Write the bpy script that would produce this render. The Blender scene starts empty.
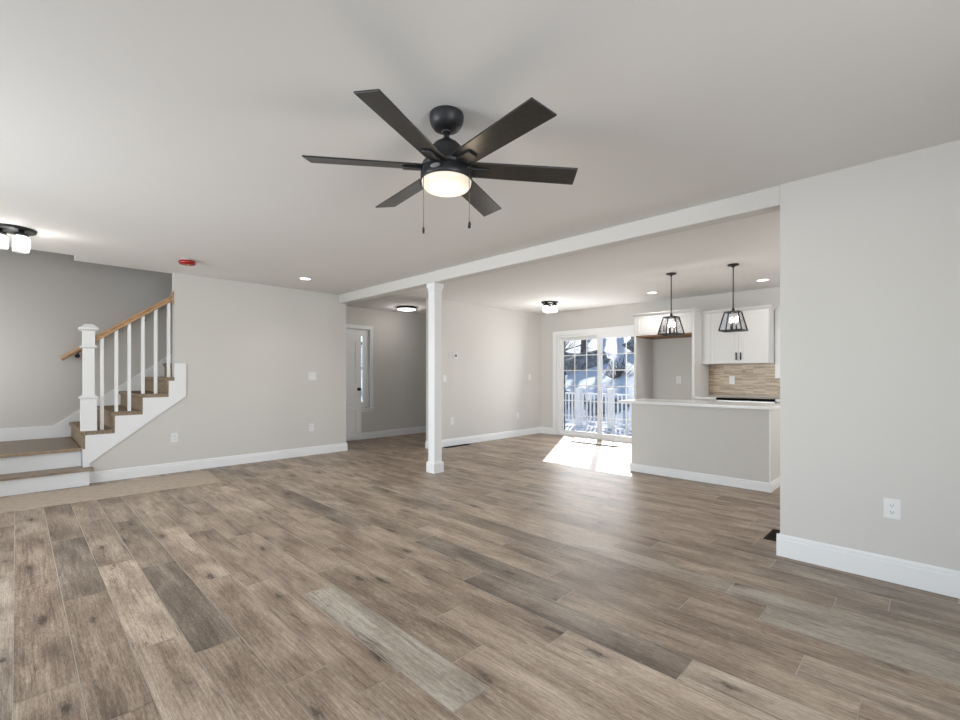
import bpy, bmesh, math, random
from mathutils import Vector, Matrix
PI = math.pi
C = bpy.context.scene.collection
sc = bpy.context.scene
random.seed(7)

# ---------------------------------------------------------------- camera
cam_d = bpy.data.cameras.new('camera'); cam = bpy.data.objects.new('camera', cam_d); C.objects.link(cam)
cam_d.sensor_width = 36.0; cam_d.lens = 36.0 * 458.5 / 960.0
cam_d.shift_y = (375.4 - 360.0) / 960.0 * 1.0
cam_d.clip_start = 0.02; cam_d.clip_end = 400
cam.location = (0, 0, 1.25)
YAW = math.atan2(458.5, 453.0)              # forward direction (-sin, cos) in world
cam.rotation_euler = (PI / 2, 0, math.atan2(0.703, 0.711))
sc.camera = cam

# ---------------------------------------------------------------- view, sky, sun, fill lamps
sc.view_settings.view_transform = 'Standard'
sc.view_settings.look = 'None'
sc.view_settings.exposure = 0.07
sc.view_settings.gamma = 1.0
sc.view_settings.use_curve_mapping = False
w = bpy.data.worlds.new('sky'); sc.world = w; w.use_nodes = True
nt = w.node_tree; bg = nt.nodes['Background']
sky = nt.nodes.new('ShaderNodeTexSky'); sky.sky_type = 'NISHITA'; sky.sun_disc = False
sky.sun_elevation = math.radians(32); sky.sun_rotation = math.radians(-30)
sky.air_density = 1.0; sky.dust_density = 0.6; sky.ozone_density = 1.5
nt.links.new(sky.outputs[0], bg.inputs[0]); bg.inputs[1].default_value = 0.24

SUN_DIR = Vector((0.74, -1.38, -1.0)).normalized()
sl = bpy.data.lights.new('sun', 'SUN'); sl.energy = 8.5; sl.angle = math.radians(0.5); sl.color = (1.0, 0.96, 0.9)
so = bpy.data.objects.new('sun', sl); C.objects.link(so)
so.rotation_euler = SUN_DIR.to_track_quat('-Z', 'Y').to_euler(); so.location = (-8, 16, 12)

def area(name, loc, direction, sx, sy, energy, color, spread=PI):
    l = bpy.data.lights.new(name, 'AREA'); l.shape = 'RECTANGLE'; l.size = sx; l.size_y = sy
    l.energy = energy; l.color = color; l.spread = spread
    o = bpy.data.objects.new(name, l); C.objects.link(o); o.location = loc
    o.rotation_euler = Vector(direction).to_track_quat('-Z', 'Z').to_euler()
    return o
# added fill lamps, just inside the patio door and the unseen windows
area('fill_lamp_front', (-3.9, -2.58, 1.45), (0.05, 1, -0.05), 1.9, 1.5, 86, (0.90, 0.96, 1.0), math.radians(115))
area('fill_lamp_front', (-0.2, -2.58, 1.45), (-0.35, 1, 0.03), 1.9, 1.5, 15, (0.66, 0.84, 1.0), math.radians(120))
area('fill_lamp_side', (2.18, 0.9, 1.45), (-1, 0.2, 0.0), 1.9, 1.5, 41, (0.93, 0.97, 1.0), math.radians(115))
area('fill_lamp_kitchen', (1.13, 5.9, 1.6), (-1, 0, 0.05), 1.3, 1.1, 38, (1.0, 0.98, 0.96))
area('fill_lamp_entry', (-7.6, -1.22, 1.5), (0, 1, 0.0), 0.9, 1.2, 20, (0.96, 0.98, 1.0))
area('fill_lamp_patio', (-4.65, 7.9, 1.1), (0.35, -1, 0.15), 1.7, 1.9, 36, (0.98, 0.99, 1.0))

def plight(name, loc, energy, color, r=0.04):
    l = bpy.data.lights.new(name, 'POINT'); l.energy = energy; l.color = color; l.shadow_soft_size = r
    o = bpy.data.objects.new(name, l); C.objects.link(o); o.location = loc; return o

# ---------------------------------------------------------------- materials
def mat(name, col, rough=0.5, metal=0.0, emit=None, es=0.0, spec=0.5, bump=0.0, bscale=200.0, coat=0.0):
    m = bpy.data.materials.new(name); m.use_nodes = True
    t = m.node_tree; b = t.nodes['Principled BSDF']
    b.inputs['Base Color'].default_value = (*col, 1); b.inputs['Roughness'].default_value = rough
    b.inputs['Metallic'].default_value = metal; b.inputs['Specular IOR Level'].default_value = spec
    if coat: b.inputs['Coat Weight'].default_value = coat
    if emit: b.inputs['Emission Color'].default_value = (*emit, 1); b.inputs['Emission Strength'].default_value = es
    if bump:
        tc = t.nodes.new('ShaderNodeTexCoord'); n = t.nodes.new('ShaderNodeTexNoise'); n.inputs['Scale'].default_value = bscale
        n.inputs['Detail'].default_value = 3
        bp = t.nodes.new('ShaderNodeBump'); bp.inputs['Strength'].default_value = bump; bp.inputs['Distance'].default_value = 0.002
        t.links.new(tc.outputs['Object'], n.inputs['Vector']); t.links.new(n.outputs['Fac'], bp.inputs['Height'])
        t.links.new(bp.outputs[0], b.inputs['Normal'])
    return m

def noisy(name, c1, c2, scale=(1, 1, 1), nscale=8, detail=6, rough=0.6, bump=0.0, lo=0.35, hi=0.65, spec=0.4, nrough=0.6):
    m = bpy.data.materials.new(name); m.use_nodes = True
    t = m.node_tree; b = t.nodes['Principled BSDF']
    tc = t.nodes.new('ShaderNodeTexCoord'); mp = t.nodes.new('ShaderNodeMapping'); mp.inputs['Scale'].default_value = scale
    n = t.nodes.new('ShaderNodeTexNoise'); n.inputs['Scale'].default_value = nscale; n.inputs['Detail'].default_value = detail
    n.inputs['Roughness'].default_value = nrough
    r = t.nodes.new('ShaderNodeValToRGB'); r.color_ramp.elements[0].position = lo; r.color_ramp.elements[1].position = hi
    r.color_ramp.elements[0].color = (*c1, 1); r.color_ramp.elements[1].color = (*c2, 1)
    t.links.new(tc.outputs['Object'], mp.inputs[0]); t.links.new(mp.outputs[0], n.inputs['Vector'])
    t.links.new(n.outputs['Fac'], r.inputs[0]); t.links.new(r.outputs[0], b.inputs['Base Color'])
    b.inputs['Roughness'].default_value = rough; b.inputs['Specular IOR Level'].default_value = spec
    if bump:
        bp = t.nodes.new('ShaderNodeBump'); bp.inputs['Strength'].default_value = bump; bp.inputs['Distance'].default_value = 0.01
        t.links.new(n.outputs['Fac'], bp.inputs['Height']); t.links.new(bp.outputs[0], b.inputs['Normal'])
    return m

def glass(name, tint=(0.97, 0.98, 0.98), gloss=0.08, rough=0.0, translucent=0.0):
    m = bpy.data.materials.new(name); m.use_nodes = True
    t = m.node_tree; t.nodes.remove(t.nodes['Principled BSDF']); out = t.nodes['Material Output']
    tr = t.nodes.new('ShaderNodeBsdfTransparent'); tr.inputs[0].default_value = (*tint, 1)
    gl = t.nodes.new('ShaderNodeBsdfGlossy'); gl.inputs['Roughness'].default_value = rough
    mx = t.nodes.new('ShaderNodeMixShader'); fr = t.nodes.new('ShaderNodeLayerWeight'); fr.inputs[0].default_value = 0.25
    ml = t.nodes.new('ShaderNodeMath'); ml.operation = 'MULTIPLY_ADD'; ml.inputs[1].default_value = 0.5; ml.inputs[2].default_value = gloss * 0.3
    t.links.new(fr.outputs['Fresnel'], ml.inputs[0]); t.links.new(ml.outputs[0], mx.inputs[0])
    t.links.new(tr.outputs[0], mx.inputs[1]); t.links.new(gl.outputs[0], mx.inputs[2])
    last = mx
    if translucent:
        tl = t.nodes.new('ShaderNodeBsdfTranslucent'); tl.inputs[0].default_value = (0.95, 0.95, 0.93, 1)
        m2 = t.nodes.new('ShaderNodeMixShader'); m2.inputs[0].default_value = translucent
        t.links.new(mx.outputs[0], m2.inputs[1]); t.links.new(tl.outputs[0], m2.inputs[2]); last = m2
    t.links.new(last.outputs[0], out.inputs[0])
    return m

def floor_mat(name, gain=1.0, use_attr=True):
    m = bpy.data.materials.new(name); m.use_nodes = True
    t = m.node_tree; L = t.links.new; b = t.nodes['Principled BSDF']
    N = t.nodes.new
    at = N('ShaderNodeAttribute'); at.attribute_name = 'plank'      # x tone, y coolness, z random id
    sp = N('ShaderNodeSeparateXYZ'); L(at.outputs['Vector'], sp.inputs[0])
    tc = N('ShaderNodeTexCoord')
    off = N('ShaderNodeCombineXYZ')
    m1 = N('ShaderNodeMath'); m1.operation = 'MULTIPLY'; m1.inputs[1].default_value = 37.0; L(sp.outputs[2], m1.inputs[0])
    m2 = N('ShaderNodeMath'); m2.operation = 'MULTIPLY'; m2.inputs[1].default_value = 91.0; L(sp.outputs[2], m2.inputs[0])
    L(m1.outputs[0], off.inputs[0]); L(m2.outputs[0], off.inputs[2])
    ad = N('ShaderNodeVectorMath'); ad.operation = 'ADD'; L(tc.outputs['Object'], ad.inputs[0]); L(off.outputs[0], ad.inputs[1])
    def noise(scale, sc_, det, rough=0.6, dist=0.0):
        mp = N('ShaderNodeMapping'); mp.inputs['Scale'].default_value = scale; L(ad.outputs[0], mp.inputs[0])
        n = N('ShaderNodeTexNoise'); n.inputs['Scale'].default_value = sc_; n.inputs['Detail'].default_value = det
        n.inputs['Roughness'].default_value = rough; n.inputs['Distortion'].default_value = dist
        L(mp.outputs[0], n.inputs['Vector']); return n
    cloud = noise((0.9, 3.2, 1), 2.2, 4, 0.55, 0.4)
    grain = noise((1.3, 34, 1), 3.0, 6, 0.72, 0.5)
    fine = noise((11, 85, 1), 3.0, 3, 0.65, 0.0)
    streak = noise((0.8, 12, 1), 2.3, 3, 0.5, 0.8)
    # knots: sparse stretched cells
    mpk = N('ShaderNodeMapping'); mpk.inputs['Scale'].default_value = (1.7, 5.6, 1); L(ad.outputs[0], mpk.inputs[0])
    vo = N('ShaderNodeTexVoronoi'); vo.inputs['Scale'].default_value = 1.5; vo.inputs['Randomness'].default_value = 1.0
    kd = noise((9, 22, 1), 2.2, 5, 0.75, 0.8)
    ka = N('ShaderNodeVectorMath'); ka.operation = 'MULTIPLY_ADD'; ka.inputs[1].default_value = (0.42, 0.42, 0.0); L(kd.outputs['Color'], ka.inputs[0]); L(mpk.outputs[0], ka.inputs[2])
    L(ka.outputs[0], vo.inputs['Vector'])
    kr = N('ShaderNodeMapRange'); kr.inputs[1].default_value = 0.17; kr.inputs[2].default_value = 0.07; L(vo.outputs['Distance'], kr.inputs[0])
    sg = N('ShaderNodeSeparateXYZ'); L(vo.outputs['Color'], sg.inputs[0])
    gate = N('ShaderNodeMath'); gate.operation = 'GREATER_THAN'; gate.inputs[1].default_value = 0.42; L(sg.outputs[0], gate.inputs[0])
    kn = N('ShaderNodeMath'); kn.operation = 'MULTIPLY'; L(kr.outputs[0], kn.inputs[0]); L(gate.outputs[0], kn.inputs[1])
    # tone = attr + 0.? * noises
    def madd(a, k, c=None, cv=0.0):
        x = N('ShaderNodeMath'); x.operation = 'MULTIPLY_ADD'; L(a, x.inputs[0]); x.inputs[1].default_value = k
        if c is not None: L(c, x.inputs[2])
        else: x.inputs[2].default_value = cv
        return x.outputs[0]
    KC, KG, KF = 1.1, 1.1, 0.95
    tone = madd(sp.outputs[0], 0.22, None, 0.54 - 0.5 * (KC + KG + KF))
    tone = madd(cloud.outputs['Fac'], KC, tone)
    tone = madd(grain.outputs['Fac'], KG, tone)
    tone = madd(fine.outputs['Fac'], KF, tone)
    r = N('ShaderNodeValToRGB'); e = r.color_ramp.elements
    e[0].position = 0.0; e[0].color = (0.085, 0.060, 0.043, 1)
    e[1].position = 1.0; e[1].color = (0.66, 0.57, 0.475, 1)
    for p, c in ((0.28, (0.185, 0.138, 0.104, 1)), (0.5, (0.315, 0.246, 0.192, 1)), (0.75, (0.47, 0.385, 0.31, 1))):
        x = e.new(p); x.color = c
    L(tone, r.inputs[0])
    # dark streaks
    st = N('ShaderNodeMapRange'); st.inputs[1].default_value = 0.60; st.inputs[2].default_value = 0.72; L(streak.outputs['Fac'], st.inputs[0])
    stm = madd(st.outputs[0], 0.5)
    mxs = N('ShaderNodeMix'); mxs.data_type = 'RGBA'; L(stm, mxs.inputs[0]); L(r.outputs[0], mxs.inputs[6]); mxs.inputs[7].default_value = (0.10, 0.072, 0.055, 1)
    # thin dark checks along the grain
    ck = noise((0.55, 7.5, 1), 1.7, 4, 0.6, 0.9); ckm = noise((0.7, 2.5, 1), 2.6, 2, 0.5, 0.0)
    a1 = N('ShaderNodeMath'); a1.operation = 'SUBTRACT'; a1.inputs[1].default_value = 0.5; L(ck.outputs['Fac'], a1.inputs[0])
    a2 = N('ShaderNodeMath'); a2.operation = 'ABSOLUTE'; L(a1.outputs[0], a2.inputs[0])
    a3 = N('ShaderNodeMapRange'); a3.inputs[1].default_value = 0.013; a3.inputs[2].default_value = 0.002; L(a2.outputs[0], a3.inputs[0])
    a4 = N('ShaderNodeMapRange'); a4.inputs[1].default_value = 0.54; a4.inputs[2].default_value = 0.64; L(ckm.outputs['Fac'], a4.inputs[0])
    a5 = N('ShaderNodeMath'); a5.operation = 'MULTIPLY'; L(a3.outputs[0], a5.inputs[0]); L(a4.outputs[0], a5.inputs[1])
    mxc = N('ShaderNodeMix'); mxc.data_type = 'RGBA'; L(madd(a5.outputs[0], 0.7), mxc.inputs[0]); L(mxs.outputs[2], mxc.inputs[6]); mxc.inputs[7].default_value = (0.055, 0.040, 0.03, 1)
    # cool tint
    cl = N('ShaderNodeMix'); cl.data_type = 'RGBA'; cl.blend_type = 'MULTIPLY'; L(sp.outputs[1], cl.inputs[0])
    L(mxc.outputs[2], cl.inputs[6]); cl.inputs[7].default_value = (0.90, 1.0, 1.08, 1)
    hr = N('ShaderNodeMapRange'); hr.inputs[1].default_value = 0.50; hr.inputs[2].default_value = 0.12; hr.interpolation_type = 'SMOOTHSTEP'; L(vo.outputs['Distance'], hr.inputs[0])
    hm = N('ShaderNodeMath'); hm.operation = 'MULTIPLY'; L(hr.outputs[0], hm.inputs[0]); L(gate.outputs[0], hm.inputs[1])
    hx = N('ShaderNodeMix'); hx.data_type = 'RGBA'; L(madd(hm.outputs[0], 0.38), hx.inputs[0]); L(cl.outputs[2], hx.inputs[6]); hx.inputs[7].default_value = (0.12, 0.088, 0.065, 1)
    km = N('ShaderNodeMix'); km.data_type = 'RGBA'
    kk = madd(kn.outputs[0], 0.85); L(kk, km.inputs[0]); L(hx.outputs[2], km.inputs[6]); km.inputs[7].default_value = (0.035, 0.026, 0.02, 1)
    g = N('ShaderNodeMix'); g.data_type = 'RGBA'; g.blend_type = 'MULTIPLY'; g.inputs[0].default_value = 1.0
    L(km.outputs[2], g.inputs[6]); g.inputs[7].default_value = (1.03 * gain, 0.985 * gain, 0.93 * gain, 1)
    L(g.outputs[2], b.inputs['Base Color'])
    rr = N('ShaderNodeMapRange'); rr.inputs[3].default_value = 0.34; rr.inputs[4].default_value = 0.50; L(grain.outputs['Fac'], rr.inputs[0])
    L(rr.outputs[0], b.inputs['Roughness']); b.inputs['Specular IOR Level'].default_value = 0.45
    bp = N('ShaderNodeBump'); bp.inputs['Strength'].default_value = 0.15; bp.inputs['Distance'].default_value = 0.001
    L(fine.outputs['Fac'], bp.inputs['Height']); L(bp.outputs[0], b.inputs['Normal'])
    return m

def tile_mat():
    m = bpy.data.materials.new('linear_stone_mosaic'); m.use_nodes = True
    t = m.node_tree; b = t.nodes['Principled BSDF']; N = t.nodes.new; L = t.links.new
    tc = N('ShaderNodeTexCoord'); mp = N('ShaderNodeMapping'); mp.inputs['Rotation'].default_value = (PI / 2, 0, 0)
    br = N('ShaderNodeTexBrick'); br.offset = 0.37; br.inputs['Scale'].default_value = 1.0
    br.inputs['Color1'].default_value = (0.26, 0.165, 0.095, 1); br.inputs['Color2'].default_value = (0.62, 0.49, 0.33, 1)
    br.inputs['Mortar'].default_value = (0.42, 0.36, 0.29, 1)
    br.inputs['Mortar Size'].default_value = 0.0012; br.inputs['Brick Width'].default_value = 0.16; br.inputs['Row Height'].default_value = 0.017
    sx = N('ShaderNodeSeparateXYZ'); cx = N('ShaderNodeCombineXYZ'); L(tc.outputs['Object'], sx.inputs[0])
    L(sx.outputs[0], cx.inputs[0]); L(sx.outputs[2], cx.inputs[1]); L(cx.outputs[0], br.inputs['Vector'])
    L(br.outputs['Color'], b.inputs['Base Color']); b.inputs['Roughness'].default_value = 0.35
    return m

M = {
 'wall': mat('greige_wall_paint', (0.65, 0.63, 0.60), 0.75, spec=0.25, bump=0.05, bscale=350),
 'ceil': mat('flat_ceiling_paint', (0.80, 0.785, 0.765), 0.9, spec=0.15, bump=0.04, bscale=300),
 'trim': mat('white_semigloss_trim', (0.84, 0.845, 0.85), 0.38, spec=0.4),
 'cab': mat('white_cabinet_paint', (0.72, 0.71, 0.70), 0.4, spec=0.4),
 'quartz': noisy('white_quartz', (0.80, 0.80, 0.79), (0.83, 0.83, 0.82), nscale=60, rough=0.22),
 'black': mat('matte_black_metal', (0.012, 0.012, 0.013), 0.42, spec=0.45),
 'fanmetal': mat('dark_bronze_black_metal', (0.028, 0.028, 0.030), 0.45, metal=0.3),
 'blade': noisy('charcoal_fan_blade', (0.026, 0.025, 0.024), (0.042, 0.04, 0.038), scale=(1, 1, 1), nscale=60, rough=0.30),
 'chrome': mat('brushed_nickel', (0.6, 0.6, 0.6), 0.3, metal=1.0),
 'oak': noisy('honey_oak_rail', (0.36, 0.21, 0.11), (0.54, 0.35, 0.20), scale=(2, 2, 14), nscale=5, rough=0.4),
 'oakraw': mat('raw_wood_underside', (0.24, 0.13, 0.065), 0.7),
 'tread': noisy('brown_oak_tread', (0.13, 0.094, 0.062), (0.26, 0.197, 0.135), scale=(26, 1.6, 2), nscale=4, rough=0.4),
 'tread2': noisy('worn_oak_step', (0.21, 0.16, 0.115), (0.36, 0.28, 0.21), scale=(26, 1.6, 2), nscale=4, rough=0.45),
 'nose': noisy('light_oak_nosing', (0.30, 0.21, 0.14), (0.42, 0.31, 0.21), scale=(2, 3, 2), nscale=6, rough=0.45),
 'carpet': noisy('brown_tweed_carpet', (0.15, 0.11, 0.075), (0.42, 0.33, 0.24), nscale=95, detail=5, rough=1.0, bump=0.6, lo=0.38, hi=0.62, spec=0.05),
 'runner': noisy('beige_runner', (0.40, 0.33, 0.26), (0.56, 0.475, 0.39), scale=(16, 2.5, 1), nscale=5, rough=0.85, spec=0.15),
 'tile': tile_mat(),
 'white_plastic': mat('white_plastic', (0.80, 0.80, 0.79), 0.35),
 'slot': mat('dark_slot', (0.03, 0.03, 0.03), 0.9, spec=0.03),
 'grey_plastic': mat('grey_display', (0.18, 0.18, 0.18), 0.3),
 'red': mat('red_plastic_cover', (0.32, 0.006, 0.006), 0.22),
 'vent': noisy('dark_bronze_register', (0.035, 0.03, 0.022), (0.06, 0.05, 0.04), nscale=40, rough=0.95, spec=0.03),
 'vinyl': mat('white_vinyl', (0.84, 0.84, 0.84), 0.35),
 'screen': mat('dark_screen_frame', (0.03, 0.032, 0.035), 0.5),
 'chain': mat('dull_steel_chain', (0.12, 0.12, 0.12), 0.5, metal=0.5),
 'glass': glass('window_glass'),
 'jar': glass('clear_jar_glass', gloss=0.15, translucent=0.30),
 'lantern_glass': glass('lantern_glass', tint=(0.98, 0.98, 0.98), gloss=0.0),
 'bulb': mat('lit_bulb', (1, 1, 1), 0.3, emit=(1.0, 0.97, 0.92), es=9.0),
 'led': mat('led_lens', (1, 1, 1), 0.3, emit=(1.0, 0.98, 0.95), es=4.0),
 'bowl': None,
 'snow': noisy('snow', (0.62, 0.64, 0.67), (0.72, 0.73, 0.75), nscale=3, rough=0.8, bump=0.3, spec=0.1),
 'snowdeck': noisy('snow_dusted_boards', (0.16, 0.14, 0.13), (0.80, 0.82, 0.86), scale=(1, 1, 1), nscale=5, rough=0.8, lo=0.40, hi=0.52),
 'bark': noisy('grey_bark', (0.05, 0.045, 0.04), (0.16, 0.14, 0.13), scale=(3, 3, 0.6), nscale=8, rough=0.95, bump=0.4),
 'rock': noisy('grey_rock', (0.07, 0.075, 0.08), (0.30, 0.31, 0.33), nscale=4, rough=0.95, bump=0.5),
 'shingle': noisy('dark_siding', (0.30, 0.31, 0.33), (0.36, 0.37, 0.39), nscale=3, rough=0.8),
 'sun_block': mat('sun_block_grey', (0.35, 0.36, 0.38), 0.8),
}
def bowl_mat():
    m = mat('frosted_bowl', (0.45, 0.42, 0.37), 0.35)
    t = m.node_tree; b = t.nodes['Principled BSDF']
    b.inputs['Emission Color'].default_value = (1.0, 0.86, 0.66, 1)
    tc = t.nodes.new('ShaderNodeTexCoord'); ln = t.nodes.new('ShaderNodeVectorMath'); ln.operation = 'LENGTH'
    sb = t.nodes.new('ShaderNodeVectorMath'); sb.operation = 'SUBTRACT'; sb.inputs[1].default_value = (0.02, -0.03, 2.16)
    t.links.new(tc.outputs['Object'], sb.inputs[0]); t.links.new(sb.outputs[0], ln.inputs[0])
    mr = t.nodes.new('ShaderNodeMapRange'); mr.inputs[1].default_value = 0.0; mr.inputs[2].default_value = 0.13
    mr.inputs[3].default_value = 1.0; mr.inputs[4].default_value = 0.50
    t.links.new(ln.outputs['Value'], mr.inputs[0]); t.links.new(mr.outputs[0], b.inputs['Emission Strength'])
    return m
M['bowl'] = bowl_mat()

# ---------------------------------------------------------------- mesh helpers
def B(): return bmesh.new()
def box(bm, x0, x1, y0, y1, z0, z1, mi=0):
    vs = [bm.verts.new((x, y, z)) for x in (x0, x1) for y in (y0, y1) for z in (z0, z1)]
    for f in ((0, 1, 3, 2), (4, 6, 7, 5), (0, 4, 5, 1), (2, 3, 7, 6), (0, 2, 6, 4), (1, 5, 7, 3)):
        fc = bm.faces.new([vs[i] for i in f]); fc.material_index = mi
    return vs
def prism(bm, pts, axis, a0, a1, mi=0):
    """pts: 2D polygon; axis 'x' -> (y,z), 'y' -> (x,z), 'z' -> (x,y)"""
    def P(p, a):
        return (a, p[0], p[1]) if axis == 'x' else ((p[0], a, p[1]) if axis == 'y' else (p[0], p[1], a))
    A = [bm.verts.new(P(p, a0)) for p in pts]; Bv = [bm.verts.new(P(p, a1)) for p in pts]
    fs = [bm.faces.new(A), bm.faces.new(Bv[::-1])]
    n = len(pts)
    for i in range(n): fs.append(bm.faces.new((A[i], A[(i + 1) % n], Bv[(i + 1) % n], Bv[i])))
    for f in fs: f.material_index = mi
def lathe(bm, prof, seg=32, c=(0, 0, 0), cap=True, smooth=True):
    rings = []
    for r, z in prof:
        if r < 1e-5: rings.append([bm.verts.new((c[0], c[1], c[2] + z))])
        else: rings.append([bm.verts.new((c[0] + r * math.cos(2 * PI * i / seg), c[1] + r * math.sin(2 * PI * i / seg), c[2] + z)) for i in range(seg)])
    for a, b in zip(rings, rings[1:]):
        for i in range(seg):
            j = (i + 1) % seg
            if len(a) == 1 and len(b) == 1: continue
            if len(a) == 1: f = bm.faces.new((a[0], b[i], b[j]))
            elif len(b) == 1: f = bm.faces.new((a[i], b[0], a[j]))
            else: f = bm.faces.new((a[i], b[i], b[j], a[j]))
            f.smooth = smooth
    if cap:
        for r in (rings[0], rings[-1]):
            if len(r) > 1: bm.faces.new(r)
def tube(bm, p0, p1, r0, r1=None, seg=10, cap=True):
    r1 = r0 if r1 is None else r1
    p0, p1 = Vector(p0), Vector(p1); d = (p1 - p0).normalized()
    u = d.orthogonal().normalized(); v = d.cross(u)
    A = [bm.verts.new(p0 + r0 * (math.cos(2 * PI * i / seg) * u + math.sin(2 * PI * i / seg) * v)) for i in range(seg)]
    Bv = [bm.verts.new(p1 + r1 * (math.cos(2 * PI * i / seg) * u + math.sin(2 * PI * i / seg) * v)) for i in range(seg)]
    for i in range(seg):
        f = bm.faces.new((A[i], A[(i + 1) % seg], Bv[(i + 1) % seg], Bv[i])); f.smooth = True
    if cap: bm.faces.new(A[::-1]); bm.faces.new(Bv)
def bar(bm, p0, p1, w_, h_):
    """rectangular bar between two points, w_ horizontal, h_ vertical-ish"""
    p0, p1 = Vector(p0), Vector(p1); d = (p1 - p0).normalized()
    s = d.cross(Vector((0, 0, 1)))
    s = Vector((1, 0, 0)) if s.length < 1e-4 else s.normalized()
    n = s.cross(d).normalized()
    q = [(-1, -1), (1, -1), (1, 1), (-1, 1)]
    A = [bm.verts.new(p0 + s * a * w_ / 2 + n * b * h_ / 2) for a, b in q]
    Bv = [bm.verts.new(p1 + s * a * w_ / 2 + n * b * h_ / 2) for a, b in q]
    for i in range(4): bm.faces.new((A[i], A[(i + 1) % 4], Bv[(i + 1) % 4], Bv[i]))
    bm.faces.new(A[::-1]); bm.faces.new(Bv)
def ball(bm, c, r, seg=16, sz=1.0):
    ret = bmesh.ops.create_uvsphere(bm, u_segments=seg, v_segments=max(6, seg // 2), radius=r)
    bmesh.ops.scale(bm, verts=ret['verts'], vec=(1, 1, sz)); bmesh.ops.translate(bm, verts=ret['verts'], vec=c)
    for v in ret['verts']:
        for f in v.link_faces: f.smooth = True
def obj(name, bm, mats, parent=None, bevel=0.0, bseg=2):
    bmesh.ops.recalc_face_normals(bm, faces=bm.faces)
    me = bpy.data.meshes.new(name); bm.to_mesh(me); bm.free()
    for m in (mats if isinstance(mats, (list, tuple)) else [mats]): me.materials.append(m)
    o = bpy.data.objects.new(name, me); C.objects.link(o)
    if bevel:
        md = o.modifiers.new('bevel', 'BEVEL'); md.width = bevel; md.segments = bseg; md.limit_method = 'ANGLE'; md.angle_limit = math.radians(40)
    if parent is not None: o.parent = parent
    return o
def struct(name, bm, mats, parent=None, bevel=0.0, label=None):
    o = obj(name, bm, mats, parent, bevel)
    if parent is None: o['kind'] = 'structure'
    if label: o['label'] = label
    return o
def thing(name, label, cat, loc=(0, 0, 0), rz=0.0, group=None):
    o = bpy.data.objects.new(name, None); C.objects.link(o); o.location = loc; o.rotation_euler = (0, 0, rz)
    o.empty_display_size = 0.1
    o['label'] = label; o['category'] = cat
    if group: o['group'] = group
    return o
def tag(o, label, cat, group=None, kind=None):
    o['label'] = label; o['category'] = cat
    if group: o['group'] = group
    if kind: o['kind'] = kind
    return o
def bx(x0, x1, y0, y1, z0, z1):
    bm = B(); box(bm, x0, x1, y0, y1, z0, z1); return bm
def dup(root, label=None, loc=None, rz=None):
    r = root.copy(); C.objects.link(r)
    if label: r['label'] = label
    if loc is not None: r.location = loc
    if rz is not None: r.rotation_euler = (0, 0, rz)
    for ch in list(root.children):
        c = ch.copy(); C.objects.link(c); c.parent = r
        for g in list(ch.children):
            d = g.copy(); C.objects.link(d); d.parent = c
    return r
def rect_frame(bm, axis, a0, a1, u0, u1, z0, z1, w_, bottom=True, top=True):
    """frame ring between the outer rectangle and one inset by w_; axis = plane normal"""
    def bb(ua, ub, za, zb):
        if axis == 'x': box(bm, a0, a1, ua, ub, za, zb)
        else: box(bm, ua, ub, a0, a1, za, zb)
    bb(u0, u0 + w_, z0, z1); bb(u1 - w_, u1, z0, z1)
    if top: bb(u0 + w_, u1 - w_, z1 - w_, z1)
    if bottom: bb(u0 + w_, u1 - w_, z0, z0 + w_)
def wall_holes(bm, axis, a0, a1, u0, u1, z0, z1, holes):
    """wall slab with rectangular holes [(ua,ub,za,zb)], tiled by boxes column by column"""
    us = sorted({u0, u1, *[h[0] for h in holes], *[h[1] for h in holes]})
    for ua, ub in zip(us, us[1:]):
        zs = [(z0, z1)]
        for h in holes:
            if h[0] <= ua + 1e-6 and h[1] >= ub - 1e-6:
                nz = []
                for a, b in zs:
                    if h[2] > a: nz.append((a, min(b, h[2])))
                    if h[3] < b: nz.append((max(a, h[3]), b))
                zs = nz
        for a, b in zs:
            if axis == 'x': box(bm, a0, a1, ua, ub, a, b)
            else: box(bm, ua, ub, a0, a1, a, b)

CE = 2.575
XL = -6.95      # stair/living wall face
XH = -7.95      # hall wall face
XT = -6.08      # thermostat wall face
YR = 3.73       # right wall / beam face
YB = 8.02       # back wall face
XS = -8.50      # stair back wall face
YE = 3.86

# ---------------------------------------------------------------- floor
W_ = 0.1915; LEN = 1.288
BR = {-1: -4.17, 0: -2.49, 1: -3.41, 2: -2.575, 3: -2.36, 4: -1.86, 5: -1.605, 6: -1.265, 7: -1.485, 8: -1.825, 9: -1.27, 10: -0.75,
      11: -1.485, 12: -1.697, 13: -0.97, 14: -0.638, 15: -2.14, 16: -0.386, 17: -0.17, 18: -0.757, 19: -1.187, 24: -1.28}
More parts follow.
